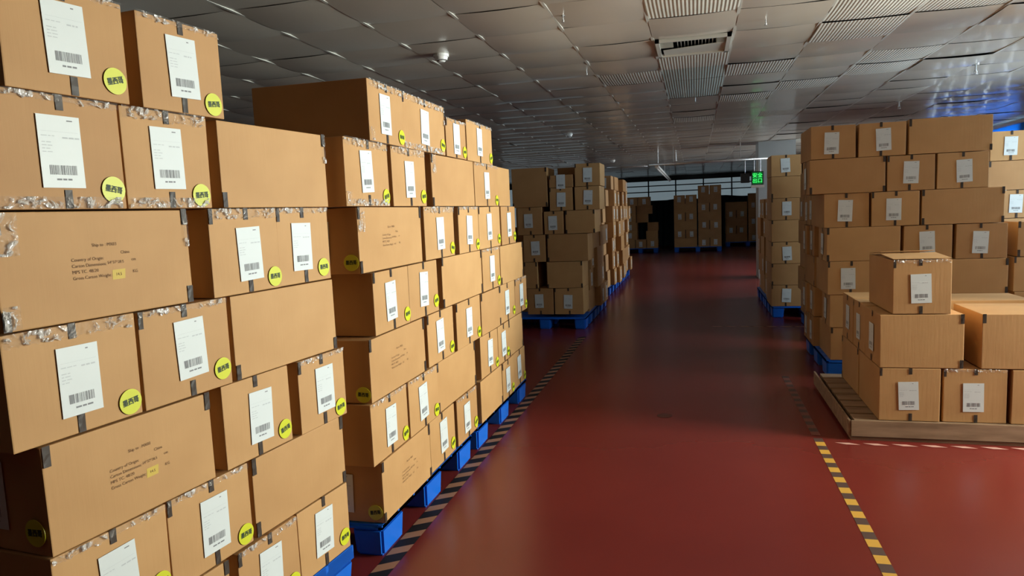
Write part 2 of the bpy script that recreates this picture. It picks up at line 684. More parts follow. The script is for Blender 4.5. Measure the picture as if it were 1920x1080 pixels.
# ceiling of sagging square tiles
def ceiling():
    r = random.Random(3)
    px, py = 0.58, 0.60
    x_0, y_0 = -0.29, 5.48
    ZC = 2.80
    b = MB()
    vs, fs, mi = [], [], []
    ribbedset = {(0, 1), (0, 2), (0, 3), (0, 4), (0, -2), (-1, 2), (1, 2), (1, 5), (2, 0), (2, -1), (2, -2), (2, 4), (3, 2), (3, 3),
                 (2, 8), (0, 8), (1, 11), (3, -1)}
    N = 6
    c0, c1 = math.floor((XL - x_0) / px), math.ceil((XR - x_0) / px)
    r0, r1 = math.floor((YN - y_0) / py), math.ceil((YF - y_0) / py)
    for c in range(c0, c1):
        for w in range(r0, r1):
            if (c, w) == (0, 0):
                continue
            X, Y = x_0 + c * px, y_0 + w * py
            left = min(1.0, max(0.0, (-(X) + 0.3) / 1.6))
            amp = 0.006 + (0.010 if Y > 7 else 0.004) * left
            sy = amp * r.uniform(0.5, 1.3)
            sx = 0.006 * r.uniform(0.2, 1.4)
            rt = 1 - left
            drop = r.random() ** 3 * 0.010 * rt
            ty = r.uniform(-0.006, 0.006) * (0.25 + rt)
            tx = r.uniform(-0.004, 0.004) * (0.25 + rt)
            k = len(vs)
            g = 0.004 * (1 - 0.8 * left)
            for j in range(N + 1):
                for i in range(N + 1):
                    u, v = i / N, j / N
                    z = ZC - drop - sy * 4 * v * (1 - v) - sx * 4 * u * (1 - u) + ty * (v - .5) + tx * (u - .5)
                    vs.append((X + g + (px - 2 * g) * u, Y + g + (py - 2 * g) * v, z))
            rib = (c, w) in ribbedset
            for j in range(N):
                for i in range(N):
                    a = k + j * (N + 1) + i
                    fs.append((a, a + N + 1, a + N + 2, a + 1))
                    mi.append(2 if (c == 0 and w in (2, 3, 4)) else (1 if rib else 0))
    me = bpy.data.meshes.new('ceiling')
    me.from_pydata(vs, [], fs)
    me.materials.append(M['tile'])
    me.materials.append(M['rib'])
    me.materials.append(M['rib2'])
    me.polygons.foreach_set('material_index', mi)
    me.polygons.foreach_set('use_smooth', [True] * len(fs))
    me.update()
    o = struct('ceiling', me)
    v = MB()
    v.box((XL, YN, 2.95), (XR, YF, 3.1), M['void'])
    struct('ceiling_slab', v)
    t = MB()
    for c in range(c0 + 1, c1):
        X = x_0 + c * px
        t.box((X - 0.010, YN, ZC - 0.006), (X + 0.010, YF, ZC + 0.02), M['bar'])
    struct('trim_1', t)


ceiling()


def wall_with_windows(name, axis, pos, a0, a1, openings, z1, m, thick=0.2):
    """axis 'x': wall in the plane x=pos running along y; openings = [(a, b, z0, z1)]"""
    b = MB()

    def seg(p, q, lo, hi):
        if q - p < 1e-4 or hi - lo < 1e-4:
            return
        if axis == 'x':
            x0, x1 = sorted((pos, pos + thick))
            b.box((x0, p, lo), (x1, q, hi), m)
        else:
            y0, y1 = sorted((pos, pos + thick))
            b.box((p, y0, lo), (q, y1, hi), m)
    cur = a0
    for (p, q, lo, hi) in sorted(openings):
        seg(cur, p, 0, z1)
        seg(p, q, 0, lo)
        seg(p, q, hi, z1)
        cur = q
    seg(cur, a1, 0, z1)
    return struct(name, b)


def window(idx, axis, pos, p, q, z0, z1, mull, fm, bars=()):
    b = MB()
    fr = 0.05

    def bx(a, c, lo, hi, t=0.03, mm=fm):
        if axis == 'x':
            b.box((pos - t, a, lo), (pos + t, c, hi), mm)
        else:
            b.box((a, pos - t, lo), (c, pos + t, hi), mm)
    bx(p, q, z0, z0 + fr)
    bx(p, q, z1 - fr, z1)
    for k in range(mull + 1):
        a = p + (q - p - fr) * k / mull
        bx(a, a + fr, z0, z1)
    for zb in bars:
        bx(p, q, zb - 0.02, zb + 0.02)
    o = struct('window_%d' % idx, b)
    g = MB()
    t = 0.003
    if axis == 'x':
        g.box((pos - t, p + fr, z0 + fr), (pos + t, q - fr, z1 - fr), M['glass'])
    else:
        g.box((p + fr, pos - t, z0 + fr), (q - fr, pos + t, z1 - fr), M['glass'])
    ob('pane', g, o)


right_open = [(3.4, 5.0, 0.85, 2.72), (5.7, 8.7, 0.85, 2.72), (13.5, 18.5, 0.85, 2.72)]
wall_with_windows('wall_right', 'x', XR, YN, YF, right_open, 2.95, M['wall'])
for i, (p, q, lo, hi) in enumerate(right_open):
    window(i + 1, 'x', XR + 0.1, p, q, lo, hi, (2, 3, 5)[i], M['whiteframe'], (1.75,))
back_open = [(-8.0, -4.3, 0.9, 2.6), (-4.0, 3.6, 1.78, 2.66)]
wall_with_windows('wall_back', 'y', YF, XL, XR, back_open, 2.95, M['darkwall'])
window(4, 'y', YF + 0.1, -8.0, -4.3, 0.9, 2.6, 3, M['frame'])
window(5, 'y', YF + 0.1, -4.0, 3.6, 1.78, 2.66, 7, M['frame'], (2.18, 2.42))
left_open = [(10.5, 19.5, 0.9, 2.5)]
wall_with_windows('wall_left', 'x', XL - 0.2, YN, YF, left_open, 2.95, M['wall'])
window(6, 'x', XL - 0.1, 10.5, 19.5, 0.9, 2.5, 6, M['frame'])
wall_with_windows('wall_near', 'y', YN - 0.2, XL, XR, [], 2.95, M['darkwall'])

b = MB()
b.box((2.95, 5.05, 0), (XR, 5.20, 2.95), M['wall'])  # unseen wall added to keep near window light off the tall right stack
struct('wall_light_blocker', b)

# pale pillar by the exit sign
b = MB()
b.box((1.26, 15.15, 0), (1.97, 15.8, 2.80), M['pillar'])
struct('pillar', b)

def curtain(name, x0, x1, y, z0, z1, m, label, amp=0.06, wave=0.25):
    n = int((x1 - x0) / 0.05)
    vs = []
    for i in range(n + 1):
        x = x0 + (x1 - x0) * i / n
        yy = y + amp * math.sin(x / wave * 2 * math.pi) * (0.6 + 0.4 * math.sin(x * 2.3))
        zt = z1 + 0.04 * math.sin(x * 1.1) - 0.03 * math.sin(x * 3.7 + 1)
        vs += [(x, yy, z0), (x, yy, zt), (x, yy + 0.012, z0), (x, yy + 0.012, zt)]
    fs = []
    for i in range(n):
        a = i * 4
        c = a + 4
        fs += [(a, c, c + 1, a + 1), (a + 3, c + 3, c + 2, a + 2), (a + 1, c + 1, c + 3, a + 3)]
    b = MB()
    b.add(vs, fs, m)
    tag(ob(name, b.mesh(name, True)), label, 'curtain')


curtain('curtain', -4.2, 3.9, 28.75, 0.02, 1.86, M['curtain'], 'long dark teal curtain hanging below the far high windows')


# blue roller blind on the right wall
b = MB()
b.tube((5.22, 12.6, 2.72), (5.22, 18.5, 2.72), 0.035, M['whiteframe'])
bl = tag(ob('roller_blind', b), 'blue roller blind glowing at the top of the right wall, beyond the sunlit stack', 'blind')
b = MB()
b.box((5.21, 12.65, 2.30), (5.216, 18.45, 2.72), M['bluecurtain'])
ob('blind_cloth', b, bl)

# ------------------------------------------------------------------ near left stack (yawed slightly towards the aisle)
LZ = [0.160, 0.448, 0.736, 1.024, 1.316, 1.608, 1.900, 2.178]
yaw = R(5.816)
stack('nearest left stack', 'cartons on the nearest left stack', (-1.447, 2.585, 0), (math.sin(yaw), math.cos(yaw)), [
    (LZ[6], LZ[7], [(-1.26, -0.91, 'L', {'film': ('t',)}), (-0.87, -0.54, 'L', {'film': ('t',)})]),
    (LZ[5], LZ[6], [(-1.31, -0.95, 'L', {'film': ('t', 'b')}), (-0.95, -0.625, 'L', {'film': ('T', 'b')}), (-0.59, 0.005, 'P', {'film': ('r',)})]),
    (LZ[4], LZ[5], [(-1.33, -0.74, 'T', {'mark': 1, 'film': ('q', 'l', 'r')}), (-0.67, -0.33, 'L', {'film': ('T',)}), (-0.33, -0.01, 'L', {'film': ('t',)})]),
    (LZ[3], LZ[4], [(-1.34, -0.965, 'L', {'film': ('T',)}), (-0.965, -0.61, 'L', {'film': ('t',)}), (-0.595, -0.01, 'P')]),
    (LZ[2], LZ[3], [(-1.28, -0.72, 'T', {'mark': 1, 'side': 1}), (-0.67, -0.325, 'L'), (-0.285, 0.025, 'L')]),
    (LZ[1], LZ[2], [(-1.29, -0.925, 'L', {'film': ('t',)}), (-0.925, -0.57, 'L'), (-0.56, -0.005, 'P')]),
    (LZ[0], LZ[1], [(-1.28, -0.70, 'P'), (-0.67, -0.35, 'L'), (-0.345, -0.005, 'L')]),
], sticker=True, near=2, seed=11)

# second left stack: two pallet loads side by side
stack('second left stack', 'cartons on the second left stack', (-1.40, 2.80, 0), (0, 1), [
    (LZ[6], LZ[7], [(0.09, 0.485, 'L', {'film': ('T', 'l')}), (0.485, 1.085, 'L', {'film': ('T', 'b', 'r'), 'd': 0.45}),
                    (1.10, 1.475, 'L', {'z1': 2.13, 'film': ('t',)}), (1.50, 2.08, 'L', {'z1': 2.165, 'film': ('t',)})]),
    (LZ[5], LZ[6], [(-0.165, 0.27, 'L', {'film': ('T', 'l', 'b')}), (0.31, 0.745, 'L', {'film': ('T',)}), (0.84, 1.60, 'P', {'film': ('q',)}),
                    (1.61, 2.17, 'L', {'film': ('t',)}), (2.18, 2.54, 'P')]),
    (LZ[4], LZ[5], [(-0.065, 0.655, 'T', {'side': 1, 'film': ('q',)}), (0.70, 1.17, 'L', {'film': ('T',)}), (1.24, 1.66, 'L', {'film': ('t',)}),
                    (1.67, 2.21, 'L'), (2.22, 2.64, 'L')]),
    (LZ[3], LZ[4], [(0.035, 0.44, 'L'), (0.445, 0.86, 'L'), (0.93, 1.70, 'P'), (1.71, 2.15, 'L'), (2.16, 2.84, 'P')]),
    (LZ[2], LZ[3], [(-0.05, 0.61, 'T', {'side': 1}), (0.66, 1.085, 'L'), (1.12, 1.61, 'L'), (1.62, 2.09, 'P'), (2.10, 2.55, 'L'), (2.56, 2.97, 'L')]),
    (LZ[1], LZ[2], [(-0.065, 0.345, 'L', {'film': ('t',)}), (0.35, 0.765, 'L'), (0.77, 1.47, 'P'), (1.57, 1.99, 'L'), (2.00, 2.31, 'L'), (2.32, 2.76, 'P')]),
    (LZ[0], LZ[1], [(-0.005, 0.60, 'T', {'side': 1}), (0.61, 1.02, 'L'), (1.05, 1.455, 'L'), (1.52, 2.05, 'P'), (2.06, 2.40, 'L'), (2.41, 2.80, 'L')]),
], sticker=True, near=2, seed=23)


# ------------------------------------------------------------------ pallets
def blue_pallet(cx, cy, w, l, rz, label, deck_h=0.022):
    o = empty('plastic_pallet', (cx, cy, 0), rz)
    tag(o, label, 'pallet', 'blue plastic pallets')
    b = MB()
    z0, z1 = 0.158 - deck_h, 0.158
    n = 7
    b.box((-w / 2, -l / 2, z0), (w / 2, l / 2, z0 + deck_h * 0.5), M['blue'])
    for i in range(n):
        y0 = -l / 2 + (l) * i / n
        b.box((-w / 2, y0 + 0.008, z0 + deck_h * 0.5), (w / 2, y0 + l / n - 0.008, z1), M['blue'])
    b.box((-w / 2, -l / 2, z0), (-w / 2 + 0.02, l / 2, z1 - 0.002), M['blue'])
    b.box((w / 2 - 0.02, -l / 2, z0), (w / 2, l / 2, z1 - 0.002), M['blue'])
    ob('deck', b, o)
    for ix in (-1, 0, 1):
        for iy in (-1, 0, 1):
            f = MB()
            f.taper(0, 0, 0, z0, 0.070, 0.110, 0.076, 0.122, M['blue'])
            me = f.mesh('foot')
            bm = bmesh.new()
            bm.from_mesh(me)
            bmesh.ops.bevel(bm, geom=list(bm.edges), offset=0.012, segments=2, affect='EDGES')
            bm.to_mesh(me)
            bm.free()
            q = ob('foot', me, o, (ix * (w / 2 - 0.077), iy * (l / 2 - 0.124), 0))
    return o


d = Vector((math.sin(yaw), math.cos(yaw), 0))
nn = Vector((-d.y, d.x, 0))
c = Vector((-1.447, 2.585, 0)) - d * 0.655 + nn * 0.50
blue_pallet(c.x, c.y, 1.0, 1.32, -yaw, 'blue plastic pallet under the nearest left stack, by bottom edge', 0.06)
blue_pallet(-1.40 - 0.50, 2.80 + 0.64, 1.0, 1.32, 0, 'blue plastic pallet under the near half of the second left stack')
blue_pallet(-1.40 - 0.50, 2.80 + 2.12, 1.0, 1.36, 0, 'blue plastic pallet under the far half of the second left stack')

# ------------------------------------------------------------------ third left stack: ends towards the camera
LFB = [0.16 + 0.29 * k for k in range(8)]
G3 = 'cartons on the third left stack'
Y3 = 8.95
stack('third left stack', G3, (0, Y3, 0), (1, 0), [
    (1.86, 2.16, [(-2.33, -1.85, 'P', {'z0': 1.62, 'z1': 2.13}), (-1.83, -1.51, 'L', {'z0': 1.86, 'z1': 2.02}), (-1.49, -1.16, 'L', {'z0': 1.86, 'z1': 2.15})]),
    (1.58, 1.86, [(-1.83, -1.52, 'L', {'z0': 1.56}), (-1.50, -1.17, 'L', {'z0': 1.56})]),
    (1.26, 1.56, [(-2.27, -1.93, 'L', {'z1': 1.62}), (-1.91, -1.65, 'L'), (-1.63, -1.24, 'P')]),
    (0.90, 1.26, [(-2.20, -1.90, 'L'), (-1.88, -1.34, 'P')]),
    (0.55, 0.90, [(-2.21, -2.02, 'P'), (-1.90, -1.42, 'P')]),
    (0.20, 0.55, [(-2.18, -1.82, 'L'), (-1.81, -1.42, 'L')]),
], near=1, seed=31, long_d=0.5, short_d=0.5)
stack('added light-blocking back of third left stack', G3, (0, Y3 + 0.53, 0), (1, 0), [  # hidden cartons added to stop back window light showing through the gaps
    (LFB[k], LFB[k + 1], [(-2.42, -1.90, 'P')]) for k in range(5, -1, -1)], seed=34, long_d=0.55)


def side_rows(y_start, y_end, zl, x_jit, seed, near=0, pl=0.35, drop=0):
    """rows of cartons seen end on along the aisle; s runs along +Y"""
    q = random.Random(seed)
    out = []
    for k in range(len(zl) - 1, 0, -1):
        s = y_start + q.uniform(0, 0.05)
        lst = []
        end = y_end - (q.uniform(0.3, 0.9) if k > len(zl) - 1 - drop else 0)
        while s < end - 0.3:
            kind = 'P' if q.random() < pl else 'L'
            wd = 0.58 if kind == 'P' else q.uniform(0.36, 0.42)
            if s + wd > end + 0.1:
                break
            lst.append((s, s + wd, kind, {'out': q.uniform(-x_jit, x_jit), 'd': 0.45}))
            s += wd + q.choice((0.01, 0.02, 0.05))
        out.append((zl[k - 1], zl[k], lst))
    return out


LF = [0.158, 0.45, 0.74, 1.03, 1.32, 1.61, 1.90, 2.14]
stack("third left stack's aisle side", G3, (-1.38, 0, 0), (0, 1), side_rows(Y3 + 0.52, 11.2, LF, 0.05, 8, drop=1), seed=32)
blue_pallet(-1.40 - 0.55, Y3 + 0.55, 1.1, 1.1, 0, 'blue plastic pallet under the front of the third left stack')
blue_pallet(-1.40 - 0.55, Y3 + 1.70, 1.1, 1.1, 0, 'blue plastic pallet under the back of the third left stack')
G4 = 'cartons on the fourth left stack'
stack('fourth left stack', G4, (0, 12.4, 0), (1, 0), [
    (1.90, 2.14, [(-2.3, -1.72, 'P'), (-1.70, -1.42, 'L')]),
    (1.61, 1.90, [(-2.3, -1.93, 'L'), (-1.91, -1.52, 'P')]),
    (1.32, 1.61, [(-2.3, -1.96, 'L'), (-1.94, -1.58, 'L')]),
    (1.03, 1.32, [(-2.3, -1.98, 'L'), (-1.96, -1.60, 'P')]),
    (0.74, 1.03, [(-2.3, -1.96, 'P'), (-1.94, -1.58, 'P')]),
    (0.45, 0.74, [(-2.3, -1.96, 'L'), (-1.94, -1.55, 'P')]),
    (0.158, 0.45, [(-2.3, -1.96, 'L'), (-1.94, -1.52, 'L')]),
], seed=41, long_d=0.4, short_d=0.4)
stack("fourth left stack's aisle side", G4, (-1.46, 0, 0), (0, 1), side_rows(12.83, 16.6, LF, 0.07, 9, pl=0.2, drop=2), seed=42)
for k in range(3):
    blue_pallet(-1.50 - 0.55, 13.1 + k * 1.35, 1.1, 1.25, 0, 'blue plastic pallet under the fourth left stack, %s one' % ('nearest', 'middle', 'farthest')[k])


# ------------------------------------------------------------------ stacks along the far wall
def far_stack(name, group, x0, y, halves, seed, rows):
    stack(name, group, (x0, y, 0), (1, 0), rows, seed=seed)


FB = [0.16 + 0.295 * k for k in range(9)]


def far_rows(w, heights, phase, lw=0.36, x0=(0, 0.80), pw=0.76):
    rows = []
    top = max(heights)
    for k in range(top - 1, -1, -1):
        lst = []
        for hx, (H, ph, xs) in enumerate(zip(heights, phase, x0)):
            if k < H:
                if (k + ph) % 2 == 0:
                    lst += [(xs, xs + 0.37, 'L'), (xs + 0.39, xs + 0.76, 'L')]
                else:
                    lst += [(xs, xs + 0.76, 'P')]
        rows.append((FB[k], FB[k + 1], lst))
    return rows


stack('middle far stack', 'cartons on the middle far stack', (-0.70, 24.6, 0), (1, 0), far_rows(1.6, (6, 7), (1, 0)), seed=51)
blue_pallet(-0.70 + 0.78, 25.0, 1.56, 1.0, 0, 'blue plastic pallet under the middle far stack')
stack('right far stack', 'cartons on the right far stack', (1.10, 27.2, 0), (1, 0), far_rows(1.6, (5, 6), (1, 0)), seed=52)
blue_pallet(1.10 + 0.78, 27.6, 1.56, 1.0, 0, 'blue plastic pallet under the right far stack')
stack('left far stack', 'cartons on the left far stack', (-2.45, 24.6, 0), (1, 0), [
    (FB[5], FB[6], [(0.15, 0.52, 'L'), (0.54, 0.95, 'L')]),
    (FB[4], FB[5], [(0.05, 0.45, 'L', {'d': 0.4}), (0.47, 1.0, 'P', {'out': -0.25})]),
    (FB[3], FB[4], [(0.05, 0.45, 'L', {'d': 0.4}), (0.47, 0.85, 'P', {'out': -0.25})]),
    (FB[2], FB[3], [(0.02, 0.50, 'L'), (0.85, 1.22, 'P')]),
    (FB[1], FB[2], [(0.0, 0.50, 'L'), (0.80, 1.20, 'P')]),
    (FB[0], FB[1], [(0.0, 0.42, 'P'), (0.44, 0.80, 'L'), (0.82, 1.20, 'L')]),
], seed=53)
blue_pallet(-2.45 + 0.6, 25.0, 1.2, 1.0, 0, 'blue plastic pallet under the left far stack')

# ------------------------------------------------------------------ right side: narrow stack, tall stack, low wooden pallet, sunlit stack
stack('narrow stack by the pillar', 'cartons on the narrow right stack', (0, 9.9, 0), (1, 0), [
    (1.89, 2.17, [(0.98, 1.36, 'L'), (1.38, 1.75, 'L')]),
    (1.605, 1.89, [(0.98, 1.56, 'P')]),
    (1.315, 1.605, [(0.98, 1.36, 'L'), (1.38, 1.75, 'L')]),
    (1.025, 1.315, [(0.98, 1.56, 'P')]),
    (0.735, 1.025, [(0.98, 1.36, 'L'), (1.38, 1.75, 'L')]),
    (0.447, 0.735, [(0.98, 1.56, 'P')]),
    (0.158, 0.447, [(0.98, 1.36, 'L'), (1.38, 1.75, 'L')]),
], near=1, seed=61, long_d=0.58)


def minus_y_rows(y_near, y_far, zl, seed, pl=0.35, origin=0.0):
    """cartons facing -X; s runs along -Y from y_far"""
    q = random.Random(seed)
    out = []
    for k in range(len(zl) - 1, 0, -1):
        s = 0.0
        L = y_far - y_near
        lst = []
        while s < L - 0.34:
            kind = 'P' if q.random() < pl else 'L'
            wd = 0.58 if kind == 'P' else 0.37
            if s + wd > L:
                wd = L - s
                kind = 'L'
            lst.append((s, s + wd, kind, {'out': q.uniform(-0.02, 0.03)}))
            s += wd + 0.012
        out.append((zl[k - 1], zl[k], lst))
    return out


stack("narrow stack's aisle side", 'cartons on the narrow right stack', (1.03, 12.3, 0), (0, -1), minus_y_rows(10.52, 12.3, LF[:6], 62), seed=63)
blue_pallet(0.99 + 0.5, 10.45, 1.0, 1.1, 0, 'blue plastic pallet under the front of the narrow right stack')
blue_pallet(0.99 + 0.5, 11.65, 1.0, 1.2, 0, 'blue plastic pallet under the back of the narrow right stack')

stack('tall right stack', 'cartons on the tall right stack', (0, 6.5, 0), (1, 0), [
    (1.90, 2.18, [(0.96, 1.32, 'L'), (1.335, 1.70, 'L', {'z1': 2.18}), (1.715, 2.33, 'P', {'z1': 2.19})]),
    (1.605, 1.90, [(0.95, 1.55, 'P', {'side': 1}), (1.555, 1.92, 'L'), (1.93, 2.31, 'L')]),
    (1.315, 1.605, [(1.07, 1.43, 'L', {'film': ('r',)}), (1.44, 1.81, 'L'), (1.82, 2.43, 'P')]),
    (1.025, 1.315, [(1.09, 1.67, 'P', {'side': 1}), (1.69, 2.06, 'L'), (2.08, 2.46, 'L')]),
    (0.735, 1.025, [(1.10, 1.47, 'L'), (1.49, 1.86, 'L'), (1.88, 2.47, 'P')]),
    (0.447, 0.735, [(1.12, 1.70, 'P', {'side': 1}), (1.72, 2.09, 'L'), (2.10, 2.47, 'L')]),
    (0.158, 0.447, [(1.13, 1.50, 'L'), (1.51, 1.88, 'L'), (1.89, 2.47, 'P')]),
], near=1, seed=71)
_z = [0.158, 0.447, 0.735, 1.025, 1.315, 1.605, 1.90]
stack("tall right stack's aisle side", 'cartons on the tall right stack', (1.09, 7.74, 0), (0, -1), [
    (_z[k], _z[k + 1], [(0.0, 0.305, 'L', {'out': 0.02 * (k % 2)}), (0.31, 0.615, 'L')] if k % 3 != 2 else [(0.0, 0.61, 'P')]) for k in range(5, -1, -1)],
    near=1, seed=73)
blue_pallet(1.10 + 0.66, 7.1, 1.32, 1.2, 0, 'blue plastic pallet under the front of the tall right stack')

stack('added light-blocking right rear stack', 'added light-blocking cartons behind the tall right stack', (1.30, 9.55, 0), (0, -1),  # unseen cartons added to block middle window light from the aisle
      minus_y_rows(8.1, 9.55, [0.158, 0.447, 0.735, 1.025, 1.315, 1.605, 1.90], 75, 0.5), seed=76, long_d=0.58)
blue_pallet(1.30 + 0.5, 8.83, 1.0, 1.4, 0, 'blue plastic pallet under the added light-blocking cartons behind the tall right stack')

# low stack on the wooden pallet
WZ = [0.135, 0.478, 0.822, 1.165]
stack('wooden pallet stack', 'cartons on the wooden pallet', (0, 4.80, 0), (1, 0), [
    (WZ[2], WZ[3], [(1.19, 1.525, 'L', {'film': ('t',), 'd': 0.62})]),
    (WZ[1], WZ[2], [(1.12, 1.60, 'P', {'side': 1}), (1.69, 2.22, 'P', {'d': 0.5})]),
    (WZ[0], WZ[1], [(1.12, 1.475, 'L'), (1.485, 1.845, 'L'), (1.86, 2.22, 'L')]),
], near=2, seed=81)
stack("wooden pallet stack's aisle side", 'cartons on the wooden pallet', (1.125, 5.98, 0), (0, -1), [
    (WZ[1], WZ[2], [(0.0, 0.37, 'L'), (0.38, 0.76, 'L')]),
    (WZ[0], WZ[1], [(0.0, 0.57, 'P')]),
], near=1, seed=82, long_d=0.5, short_d=0.5)
stack('back of wooden pallet stack', 'cartons on the wooden pallet', (0, 5.42, 0), (1, 0), [
    (WZ[1], WZ[2], [(1.69, 2.22, 'P')]),
    (WZ[0], WZ[1], [(1.69, 2.22, 'P')]),
], near=0, seed=83)
wp = empty('wooden_pallet', (1.65, 5.45, 0))
tag(wp, 'low wooden pallet with solid front board under the nearest right cartons', 'pallet')
b = MB()
for k in range(8):
    y0 = -0.66 + k * 0.165
    b.box((-0.67, y0, 0.110), (0.67, y0 + 0.14, 0.132), M['wood'])
ob('deck_board', b, wp)
for x, nm in ((-0.66, 'stringer'), (0.0, 'stringer'), (0.62, 'stringer')):
    b = MB()
    b.box((x, -0.64, 0.02), (x + 0.045, 0.66, 0.109), M['wood'])
    ob(nm, b, wp)
b = MB()
b.box((-0.69, -0.675, 0.028), (0.70, -0.665, 0.131), M['wood'])
ob('front_board', b, wp)
for y0 in (-0.66, 0.55):
    b = MB()
    b.box((-0.69, y0, 0.0), (0.70, y0 + 0.10, 0.020), M['wood'])
    ob('bottom_board', b, wp)
b = MB()
b.box((-0.705, -0.66, 0.025), (-0.692, 0.72, 0.130), M['wood'])
ob('side_board', b, wp)

# slightly raised flaps of the carton on top of the wooden pallet load
top = [o for o in bpy.data.objects if 'only one in top layer of wooden pallet stack' in str(o.get('label', ''))][0]
top['label'] = 'labelled carton with loosely closed flaps, topmost on the wooden pallet'
for (ya, yb, za, zb) in ((0.004, 0.305, 0.344, 0.358), (0.612, 0.312, 0.344, 0.372)):
    b = MB()
    vs = []
    for zz in (0, 0.003):
        vs += [(-0.163, ya, za + zz), (0.163, ya, za + zz), (0.160, yb, zb + zz + 0.002), (-0.164, yb, zb + zz - 0.002)]
    b.add(vs, [(3, 2, 1, 0), (4, 5, 6, 7), (0, 1, 5, 4), (1, 2, 6, 5), (2, 3, 7, 6), (3, 0, 4, 7)], M['card'])
    ob('flap', b, top)

# sunlit stack
stack('sunlit right stack', 'cartons on the sunlit stack by the window', (0, 8.0, 0), (1, 0), [
    (1.87, 2.16, [(2.84, 3.22, 'L'), (3.24, 3.62, 'L')]),
    (1.58, 1.87, [(2.83, 3.42, 'P'), (3.44, 3.82, 'L')]),
    (1.30, 1.58, [(2.90, 3.27, 'L'), (3.29, 3.86, 'P')]),
    (1.02, 1.30, [(2.86, 3.44, 'P'), (3.46, 3.84, 'L')]),
    (0.735, 1.02, [(2.86, 3.23, 'L'), (3.25, 3.84, 'P')]),
    (0.447, 0.735, [(2.86, 3.44, 'P'), (3.46, 3.84, 'L')]),
    (0.158, 0.447, [(2.86, 3.23, 'L'), (3.25, 3.84, 'P')]),
], near=1, seed=91)
blue_pallet(2.86 + 0.5, 8.5, 1.0, 1.1, 0, 'blue plastic pallet under the sunlit right stack')
stack('rightmost shadowed stack', 'cartons on the shadowed stack at the right edge', (0, 6.6, 0), (1, 0), [
    (1.025, 1.315, [(2.56, 2.95, 'P'), (2.97, 3.35, 'L')]),
    (0.735, 1.025, [(2.54, 2.92, 'L'), (2.94, 3.40, 'P')]),
    (0.447, 0.735, [(2.55, 3.13, 'P'), (3.15, 3.50, 'L')]),
    (0.158, 0.447, [(2.55, 2.92, 'L'), (2.94, 3.50, 'P')]),
], near=1, seed=92)
blue_pallet(2.54 + 0.5, 7.15, 1.0, 1.15, 0, 'blue plastic pallet under the shadowed stack at the right edge')


# ------------------------------------------------------------------ floor markings
def dashes(name, p, q, width, period, duty, m_on, m_off, skew, label):
    p, q = Vector((*p, 0)), Vector((*q, 0))
    L = (q - p).length
    d = (q - p).normalized()
    n = Vector((-d.y, d.x, 0))
    b = MB()
    z = 0.0012
    k = 0
    while k * period < L:
        a = k * period
        e = a + period * duty
        f = (k + 1) * period

        def pt(s, t, zz=z):
            v = p + d * (s + skew * t) + n * (t * width / 2)
            return (v.x, v.y, zz)
        b.quad([pt(a, 1), pt(a, -1), pt(e, -1), pt(e, 1)], m_on)
        if m_off:
            b.quad([pt(e, 1), pt(e, -1), pt(f, -1), pt(f, 1)], m_off)
        k += 1
    tag(ob(name, b), label, 'floor tape')


dashes('floor_tape', (-1.36, 2.2), (-1.36, 8.4), 0.085, 0.159, 0.45, M['tan'], M['btape'], -0.03,
       'black and tan striped hazard tape along the left stacks')
dashes('floor_tape', (0.76, 1.9), (0.76, 4.75), 0.056, 0.152, 0.50, M['ytape'], M['gtape'], 0.0,
       'yellow dashed tape line along the right side of the aisle')
dashes('floor_tape', (0.76, 4.85), (0.76, 6.4), 0.056, 0.152, 0.50, M['ftape'], M['gtape'], 0.0,
       'worn reddish dashed tape beside the wooden pallet, beyond the yellow line')
dashes('floor_tape', (0.88, 4.70), (3.4, 4.78), 0.035, 0.166, 0.52, M['ptape'], None, -0.03,
       'pale pink dashed tape across the floor before the wooden pallet')
dashes('floor_tape', (0.20, 9.20), (1.25, 9.18), 0.035, 0.166, 0.7, M['ptape'], None, -0.02,
       'pale pink dashed tape across the floor before the narrow stack')
b = MB()
n = 24
vs = [(-0.24 + 0.055 * math.cos(2 * math.pi * i / n), 5.18 + 0.055 * math.sin(2 * math.pi * i / n), 0.0015) for i in range(n)]
b.add(vs, [tuple(range(n))], M['ink_rim'])
tag(ob('floor_drain', b), 'small round dark floor cover in the middle of the aisle', 'floor cover')


